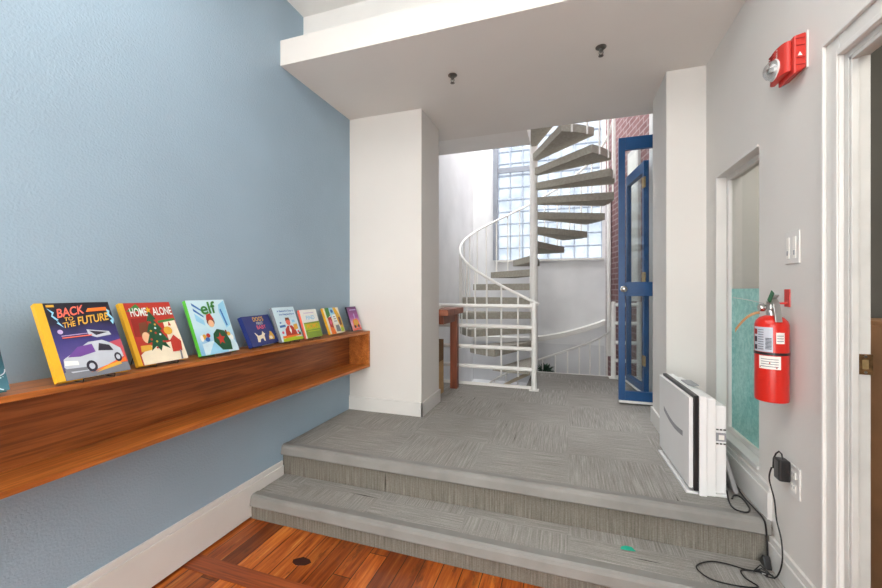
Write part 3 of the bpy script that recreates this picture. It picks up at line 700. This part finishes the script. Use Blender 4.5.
# wire stands under the books: front lip, two feet running back, prop
def stand(key, label, w, h, lean, mat='black_wire'):
    b = BOOKS[key]; x0, y0, z0 = b.location; t = .02
    s = thing('book_stand', label, 'book stand', (x0, y0, shz(y0) + .002), (0, 0, b.rotation_euler[2]), 'wire book stands on the wall shelf')
    r = .0016; le = math.radians(lean + 1); m = MB(); c = w / 2; lipz = .012
    for sx in (c - w * .22, c + w * .22):
        m.tube([(sx, -t - .010, lipz), (sx, -t - .008, 0.001), (sx, .02, .001), (sx, min(.055 + h * .15, .088), .001)], r, 6)
        m.tube([(sx, .006, .001), (sx, .006 + math.sin(le) * h * .62, math.cos(le) * h * .62)], r, 6)
    m.tube([(c - w * .22, .006 + math.sin(le) * h * .62, math.cos(le) * h * .62), (c + w * .22, .006 + math.sin(le) * h * .62, math.cos(le) * h * .62)], r, 6)
    m.tube([(c - w * .22, -t - .010, lipz), (c + w * .22, -t - .010, lipz)], r, 6)
    m.build('wire_frame', mat, s)
    p_ = MB()
    for sx in (c - w * .22, c + w * .22): p_.tube([(sx, .006 + math.sin(le) * h * .5, math.cos(le) * h * .5), (sx - .02, min(.055 + h * .15, .088), .002)], r, 6)
    p_.build('prop', mat, s)
stand('car', 'black wire stand under the yellow spined car book', .208, .275, 26)
stand('tree', 'black wire stand under the christmas tree book', .2, .268, 25)
stand('city', 'thin steel wire stand under the green spined city book', .205, .27, 21.5, 'steel')
stand('navy', 'thin steel wire stand under the small navy dog book', .232, .172, 23, 'steel')
stand('white', 'black wire stand under the white and pale blue book', .187, .215, 21)
stand('green', 'black wire stand under the half white half green book', .168, .19, 17)
stand('busy', 'thin steel wire stand under the crowded yellow spined book', .186, .195, 20, 'steel')
stand('purple', 'thin steel wire stand under the narrow purple book', .135, .195, 18, 'steel')
stand('swirl', 'black wire stand under the dark swirly book at the picture edge', .205, .228, 23)

# ------------------------------------------------------------ table, boxes, papers behind the column
tb = thing('wooden_table', 'reddish wooden table behind the left column, beside the guard rail', 'table', (-1.44, 3.2, PL))
TW, TD = .44, .52; th_ = H - .17 - PL
MB().box(0, TW, 0, TD, th_ - .055, th_).build('table_top', 'table_wood', tb, bevel=.003)
m = MB(); m.box(.04, TW - .06, .05, TD - .05, th_ - .135, th_ - .055); m.build('apron', 'table_leg_wood', tb)
for (lx, ly) in ((.02, .02), (.12, .02), (.03, TD - .095), (TW - .115, TD - .085)): MB().box(lx, lx + .07, ly, ly + .07, 0, th_ - .0551).build('leg', 'table_leg_wood', tb, bevel=.002)
pp = thing('paper_stack', 'small stack of white papers lying on the reddish table', 'papers', (-1.25, 3.35, PL + th_))
for i in range(5):
    M = Matrix.Rotation(random.uniform(-.25, .25), 4, 'Z'); MB().box(-.1, .12, -.14, .14, i * .006, i * .006 + .005, M=M).build('sheet', 'paper', pp)
zb = PL
for i, (hh, mt, lb) in enumerate(((.15, 'cardboard', 'tan cardboard box under the table, lowest of three'), (.16, 'cardboard', 'tan cardboard box under the table, middle of three'), (.20, 'dark_cardboard', 'darker brown cardboard box under the table, topmost of three'))):
    bx = thing('cardboard_box', lb, 'box', (-1.42, 3.27, zb), group='boxes under the table')
    MB().box(0, .285, 0, .22, 0, hh - .002).build('carton', mt, bx, bevel=.002)
    MB().box(.04, .245, .09, .13, hh - .0019, hh - .001).build('tape', 'tag_card', bx)
    zb += hh

# ------------------------------------------------------------ air conditioner like panel on the platform
ap_loc = (.551, 2.10, PL); ry = math.atan2(.022, .53)
ap = thing('air_purifier', 'slim white appliance with a black edged front panel standing on the platform', 'appliance', ap_loc, (0, 0, ry))
Lg = .53; Hh = .462
MB().box(.0, .018, .012, Lg, .03, Hh).build('front_panel', 'appliance_white', ap, bevel=.003)
MB().box(.0182, .040, .004, Lg - .005, .02, Hh + .012).build('black_panel', 'black_plastic', ap, bevel=.003)
MB().box(.0402, .073, .0, Lg - .01, .0, Hh + .012).build('inner_case', 'appliance_white', ap, bevel=.004)
MB().box(.0732, .112, .012, Lg - .03, .0, Hh + .0).build('middle_case', 'appliance_white', ap, bevel=.004)
bc = MB().box(.1122, .162, .03, Lg - .06, .012, Hh - .035).build('back_case', 'appliance_white', ap, bevel=.006)
m = MB(); m.box(.118, .158, .026, .0305, .26, .30, 'appliance_grey'); m.box(.128, .150, .024, .0265, .268, .290, 'paper')
for z in (.245, .312):
    for xx in (.118, .133, .148): m.box(xx, xx + .010, .026, .0305, z, z + .006, 'outlet_dark')
m.build('control_panel', None, ap)
m = MB(); pts = []
n = 10; vs = []
for i in range(n + 1):
    t = i / n; y = .10 + .33 * t; z = .245 + .02 * math.sin(PI * t) * -1 + .03 * t
    vs += [(-.0012, y, z), (-.0012, y, z + .026)]
m.add(vs, [(2 * i, 2 * i + 2, 2 * i + 3, 2 * i + 1) for i in range(n)]); m.build('grip_slot', 'appliance_grey', ap)
MB().box(-.012, .165, .015, Lg - .02, 0, .012).build('base', 'appliance_white', ap, bevel=.003)
MB().box(.06, .11, .22, .34, Hh + .0121, Hh + .016).build('vent', 'appliance_grey', ap)

sl = thing('grey_pouch', 'thin grey pouch leaning between the white appliance and the wall', 'pouch', (.755, 2.17, PL), (0, math.radians(-14), 0))
m = MB(); m.prism([(.0, 0), (.26, 0), (.25, .16), (.12, .21), (.02, .19)], 0, .02, 'x'); m.build('cover', 'grey_fabric', sl, bevel=.006)

# ------------------------------------------------------------ things on the right wall
# outlet with adapter
def plate(name, label, cat, y, z, wd, ht):
    o = thing(name, label, cat, (XR, y, z))
    MB().box(-.006, 0, -wd / 2, wd / 2, -ht / 2, ht / 2).build('cover_plate', 'trim_white', o, bevel=.002); return o
ou = plate('wall_outlet', 'white wall outlet holding a black adapter, low by the steps', 'outlet', 1.80, H - .725, .075, .118)
for dz in (-.025, .025):
    m = MB(); m.box(-.0085, -.006, -.017, .017, dz - .014, dz + .014, 'paper')
    for dy in (-.007, .006): m.box(-.009, -.0084, dy - .001, dy + .001, dz - .002, dz + .008, 'outlet_dark')
    m.build('socket', None, ou, bevel=.0008)
ad = thing('power_adapter', 'black power adapter plugged into the low wall outlet', 'adapter', (XR - .011, 1.815, H - .695))
MB().box(-.038, 0, -.012, .036, -.042, .040).build('case', 'black_plastic', ad, bevel=.007)
MB().tube([(-.02, .005, .040), (-.022, .008, .060), (-.026, .018, .066), (-.032, .026, .054), (-.036, .036, .03), (-.036, .039, -.01)], .003, 8).build('cable_loop', 'black_wire', ad)
# cable from adapter down to the step
def smooth(pts, n=6):
    pts = [Vector(p) for p in pts]; out = []
    for i in range(len(pts) - 1):
        a, b, c, d = pts[max(i - 1, 0)], pts[i], pts[i + 1], pts[min(i + 2, len(pts) - 1)]
        for k in range(n):
            t = k / n; out.append(.5 * ((2 * b) + (c - a) * t + (2 * a - 5 * b + 4 * c - d) * t * t + (3 * b - a - 3 * c + d) * t ** 3))
    return out + [pts[-1]]
zc = ST + .007
pts = [(XR - .050, 1.860, H - .706), (XR - .05, 1.878, H - .76), (XR - .03, 1.885, H - .845), (XR - .028, 1.873, H - .917), (XR - .028, 1.838, H - .974), (XR - .03, 1.825, H - 1.05), (.785, 1.85, zc + .02), (.764, 1.864, zc), (.738, 1.885, zc), (.676, 1.875, zc), (.672, 1.83, zc), (.700, 1.790, zc), (.634, 1.772, zc), (.551, 1.775, zc), (.512, 1.808, zc), (.511, 1.85, zc), (.571, 1.894, zc), (.629, 1.90, zc), (.694, 1.886, zc), (.745, 1.888, zc), (.762, 1.869, zc + .004)]
tag(MB().tube(smooth(pts), .0028, 8).build('adapter_cable', 'black_wire'), 'thin black cable hanging from the adapter and looping over the first step', 'cable')
zc = PL + .008
pts = [(.700, 2.10, PL + .045), (.692, 2.05, zc + .01), (.70, 2.01, zc + .001), (.735, 1.995, zc + .001), (.762, 2.03, zc), (.770, 2.09, zc), (.766, 2.14, zc), (.74, 2.135, zc + .004), (.72, 2.10, zc + .004)]
tag(MB().tube(smooth(pts), .0036, 8).build('loose_cord', 'black_wire'), 'black cord curling from the foot of the white appliance', 'cord')
pts = [(.790, 2.35, PL + .09), (.780, 2.42, PL + .07), (.788, 2.32, PL + .05), (.776, 2.24, PL + .04), (.782, 2.16, zc), (.785, 2.06, zc), (.785, 1.99, zc + .003), (.787, 1.952, PL - .006), (.79, 1.945, PL - .08), (.79, 1.94, PL - .14), (.788, 1.935, ST + .04)]
lc = tag(MB().tube(smooth(pts), .0036, 8).build('black_cable', 'black_wire'), 'black cord running over the platform edge down to a plug', 'cord')
MB().prism([(1.91, ST + .006), (1.965, ST + .006), (1.962, ST + .018), (1.94, ST + .05), (1.93, ST + .05)], .770, .795, 'x').build('plug', 'black_plastic', lc, bevel=.003)
kk = thing('cable_tie', 'knot of black wire ties lying on the first step', 'cable tie', (.745, 1.875, ST + .006))
m = MB()
for i in range(3): m.tube([(-.03 + .012 * i, .01 * i, .004), (.0, .015 - .012 * i, .028 - .006 * i), (.035, -.02 + .01 * i, .004)], .003, 6)
m.build('wire_twist', 'black_wire', kk); MB().tube([(0, 0, .004), (.03, .0, .008)], .003, 6).build('metal_clip', 'steel', kk)

# switch plate
sw_ = plate('switch_plate', 'white wall plate with worn marks, above the fire extinguisher', 'switch plate', 1.815, H + .165, .10, .124)
for dy in (-.023, .023):
    m = MB(); m.box(-.0085, -.006, dy - .010, dy + .010, -.004, .040, 'paper'); m.box(-.0085, -.006, dy - .010, dy + .010, -.042, -.006, 'paper'); m.box(-.009, -.0083, dy - .004, dy + .005, -.03, -.012, 'appliance_grey'); m.build('switch', None, sw_, bevel=.001)

# fire extinguisher
ex = thing('fire_extinguisher', 'red fire extinguisher hanging on the white wall below the switch plate', 'fire extinguisher', (XR - .064, 1.826, H - .431))
ex.scale = (1, 1, .84)
r = .053
MB().lathe([(r - .008, 0), (r - .001, .004), (r, .014), (r, .355), (r - .004, .372), (r - .016, .388), (.022, .396), (.016, .398)], n=32).build('cylinder', 'red_paint', ex)
MB().lathe([(.017, .396), (.017, .415), (.013, .42), (.013, .44)], n=16).build('neck', 'steel', ex)
MB().lathe([(r + .0012, .218), (r + .0012, .230)], n=32).build('strap_band', 'black_plastic', ex)
def wrap(name, mats, a0, a1, z0, z1, rr, parent):
    m = MB(); n = 10; vs = []
    for i in range(n + 1):
        a = math.radians(a0 + (a1 - a0) * i / n); vs += [(rr * math.cos(a), rr * math.sin(a), z0), (rr * math.cos(a), rr * math.sin(a), z1)]
    m.add(vs, [(2 * i, 2 * i + 2, 2 * i + 3, 2 * i + 1) for i in range(n)]); return m.build(name, mats, parent)
lab = wrap('instruction_label', 'b_silver', 178, 252, .232, .345, r + .0006, ex)
wrap('picture_block', 'b_dark', 180, 196, .240, .262, r + .001, lab); wrap('picture_block', 'b_dark', 180, 196, .275, .300, r + .001, lab); wrap('picture_block', 'b_darkred', 180, 196, .31, .335, r + .001, lab)
for i in range(9): wrap('text_line', 'b_grey', 200, 222, .242 + i * .011, .246 + i * .011, r + .001, lab)
for i in range(9): wrap('bar_block', 'b_dark', 228, 248, .245 + i * .006, .248 + i * .006, r + .001, lab)
l2 = wrap('inspection_label', 'paper', 262, 292, .272, .322, r + .0006, ex)
for i in range(3): wrap('text_line', 'b_grey', 265, 288, .282 + i * .012, .285 + i * .012, r + .001, l2)
l3 = wrap('service_label', 'paper', 205, 278, .155, .214, r + .0006, ex)
for i in range(4): wrap('text_line', 'b_grey', 212, 270, .165 + i * .011, .168 + i * .011, r + .001, l3)
for i, aa in enumerate((208, 240, 262)): wrap('red_mark', 'b_red', aa, aa + 4, .160 + .02 * (i % 2), .166 + .02 * (i % 2), r + .0012, l3)
m = MB(); m.box(-.012, .012, -.02, .02, .425, .452); m.build('valve_body', 'steel', ex, bevel=.003)
m = MB(); M = Matrix.Rotation(math.radians(30), 4, 'X'); m.box(-.010, .010, -.03, -.012, .33, .335)
m = MB(); m.prism([(-.012, .455), (-.03, .44), (-.05, .37), (-.058, .37), (-.04, .452), (-.02, .475)], -.011, .011, 'x'); m.build('lower_handle', 'steel', ex, bevel=.002)
m = MB(); m.prism([(.02, .452), (-.005, .462), (-.038, .492), (-.034, .499), (.0, .474), (.022, .462)], -.010, .010, 'x'); m.build('lever', 'steel', ex, bevel=.002)
MB().lathe([(.016, -.02), (.018, -.014), (.018, -.004), (.014, 0)], (-.014, .016, .432), 16, axis='x').build('pressure_gauge', 'chrome', ex)
m = MB(); m.tube([(-.02, .01, .452), (-.06, .05, .468), (-.10, .08, .478)], .0018, 6); m.build('safety_pin', 'steel', ex)
m = MB(); M = Matrix.Translation((-.012, -.01, .462)) @ Matrix.Rotation(math.radians(35), 4, 'X'); m.box(-.002, .0, -.012, .012, 0, .055, M=M); m.build('seal_tag', 'green_tag', ex)
m = MB(); vs = []
for i in range(7):
    t = i / 6; vs += [(-.03 - .065 * t, .02 + .05 * t, .415 - .085 * t * t - .005 * t), (-.03 - .065 * t, .02 + .05 * t, .402 - .092 * t * t - .005 * t)]
m.add(vs, [(2 * i, 2 * i + 2, 2 * i + 3, 2 * i + 1) for i in range(6)]); tg = m.build('hanging_tag', 'tag_card', ex); sd = tg.modifiers.new('s', 'SOLIDIFY'); sd.thickness = .0006
br = thing('extinguisher_bracket', 'small red wall bracket behind the extinguisher head', 'bracket', (XR, 1.853, H - .03))
m = MB(); m.box(-.004, 0, -.02, .02, -.035, .035); m.build('back_plate', 'red_paint', br, bevel=.004)
m = MB(); m.tube([(0, .0, -.02), (-.03, .02, -.022), (-.05, .045, -.022)], .004, 8); m.build('hook', 'red_paint', br)

# fire alarm with strobe
fa = thing('fire_alarm', 'red wall mounted fire alarm with a clear strobe lens', 'fire alarm', (XR, 1.775, H + .852))
MB().box(-.004, 0, -.059, .059, -.048, .086).build('wall_plate', 'paper', fa, bevel=.002)
MB().prism([(-.0041, .083), (-.042, .074), (-.042, -.066), (-.0041, -.046)], -.056, .056, 'y').build('housing', 'red_plastic', fa, bevel=.006)
pr_ = [(-.0421, -.040), (-.052, -.038)] + [(-.052 - .016 * math.sin(math.radians(a)), .022 - .058 * math.cos(math.radians(a)) * 1.) for a in range(10, 171, 20)] + [(-.0421, .076)]
MB().prism(pr_, -.046, .068, 'z').build('horn', 'red_plastic', fa, bevel=.003)
m = MB()
for i in range(5): m.box(-.0695, -.060, .026, .060, .012 + i * .011, .017 + i * .011)
m.build('horn_slot', 'dark_red', fa)
MB().prism([(-.018, -.002), (-.032, -.002), (-.025, .012)], -.0585, -.0575, 'y').build('arrow_mark', 'paper', fa)
m = MB()
for a in (-.035, -.01, .035, .06): m.box(-.036, -.01, -.0590, -.057, a, a + .0015)
m.build('grille_line', 'dark_red', fa)
MB().lathe([(.037, -.070), (.037, -.080), (.033, -.096), (.020, -.107), (.006, -.111)], (.012, .026, -.004), 20, axis='x').build('strobe_lens', 'strobe_clear', fa)
MB().lathe([(.038, -.060), (.040, -.072), (.038, -.0745)], (.004, .026, -.004), 20, axis='x').build('lens_ring', 'lens_clear', fa)
MB().box(-.088, -.066, .018, .034, -.012, .004).build('lamp_tube', 'chrome', fa)
t_ = text_mesh('FIRE', 'alarm_lettering', 'paper', fa, 0, 0, 0, 0, 0) if False else None
def side_text(txt, x, y0, y1, z0, z1, parent, mat):
    """letters facing the room (-X), reading towards -Y"""
    cu = bpy.data.curves.new('t', 'FONT'); cu.body = txt; cu.size = 1
    to = bpy.data.objects.new('t', cu); COL.objects.link(to); dg = bpy.context.evaluated_depsgraph_get(); dg.update()
    me = bpy.data.meshes.new_from_object(to.evaluated_get(dg)); bpy.data.objects.remove(to)
    xs = [v.co.x for v in me.vertices]; ys = [v.co.y for v in me.vertices]; a, b, c, d = min(xs), max(xs), min(ys), max(ys)
    for v in me.vertices: v.co = (x, y0 + (y1 - y0) * (v.co.y - c) / (d - c), z0 + (z1 - z0) * (v.co.x - a) / (b - a))
    me.materials.clear(); me.materials.append(MATS[mat]); o = bpy.data.objects.new('alarm_lettering', me); COL.objects.link(o); o.parent = parent
side_text('FIRE', -.0688, .006, -.004, .060, .015, fa, 'paper')

# sprinklers
def sprinkler(x, y, label):
    s = thing('ceiling_sprinkler', label, 'sprinkler', (x, y, SOF), group='ceiling sprinklers')
    MB().lathe([(.030, 0), (.030, -.003), (.022, -.009), (.012, -.010)], n=24).build('escutcheon', 'sprinkler_metal', s)
    m = MB(); m.lathe([(.009, -.008), (.009, -.022), (.006, -.024), (.006, -.03)], n=14); m.tube([(-.008, 0, -.02), (-.011, 0, -.034), (-.003, 0, -.05)], .002, 6); m.tube([(.008, 0, -.02), (.011, 0, -.034), (.003, 0, -.05)], .002, 6); m.build('frame', 'sprinkler_metal', s)
    MB().lathe([(.014, -.05), (.014, -.052), (.004, -.054)], n=16).build('deflector', 'sprinkler_metal', s)
sprinkler(-.716, 2.39, 'steel ceiling sprinkler nearer the blue wall')
sprinkler(.181, 2.385, 'steel ceiling sprinkler nearer the right wall')

# scrap of teal paper on the step
m = MB(); m.add([(.222, 1.870, ST + .001), (.25, 1.862, ST + .006), (.285, 1.872, ST + .002), (.272, 1.895, ST + .004), (.245, 1.890, ST + .008), (.228, 1.888, ST + .002)], [(0, 1, 2, 3, 4, 5)])
o = m.build('paper_scrap', 'teal_paper'); o.modifiers.new('s', 'SOLIDIFY').thickness = .001
tag(o, 'small scrap of teal paper lying on the first carpeted step', 'paper scrap')

# cabinet in the dim side room
cb = thing('wooden_cabinet', 'brown wooden cabinet in the dim room through the right doorway', 'cabinet', (1.0, 1.62, 0))
MB().box(0, .5, 0, .28, 0, 1.18).build('body', 'cabinet_brown', cb, bevel=.004)
MB().box(-.014, -.0005, .01, .27, .05, 1.165).build('cabinet_door', 'cabinet_brown', cb, bevel=.002)
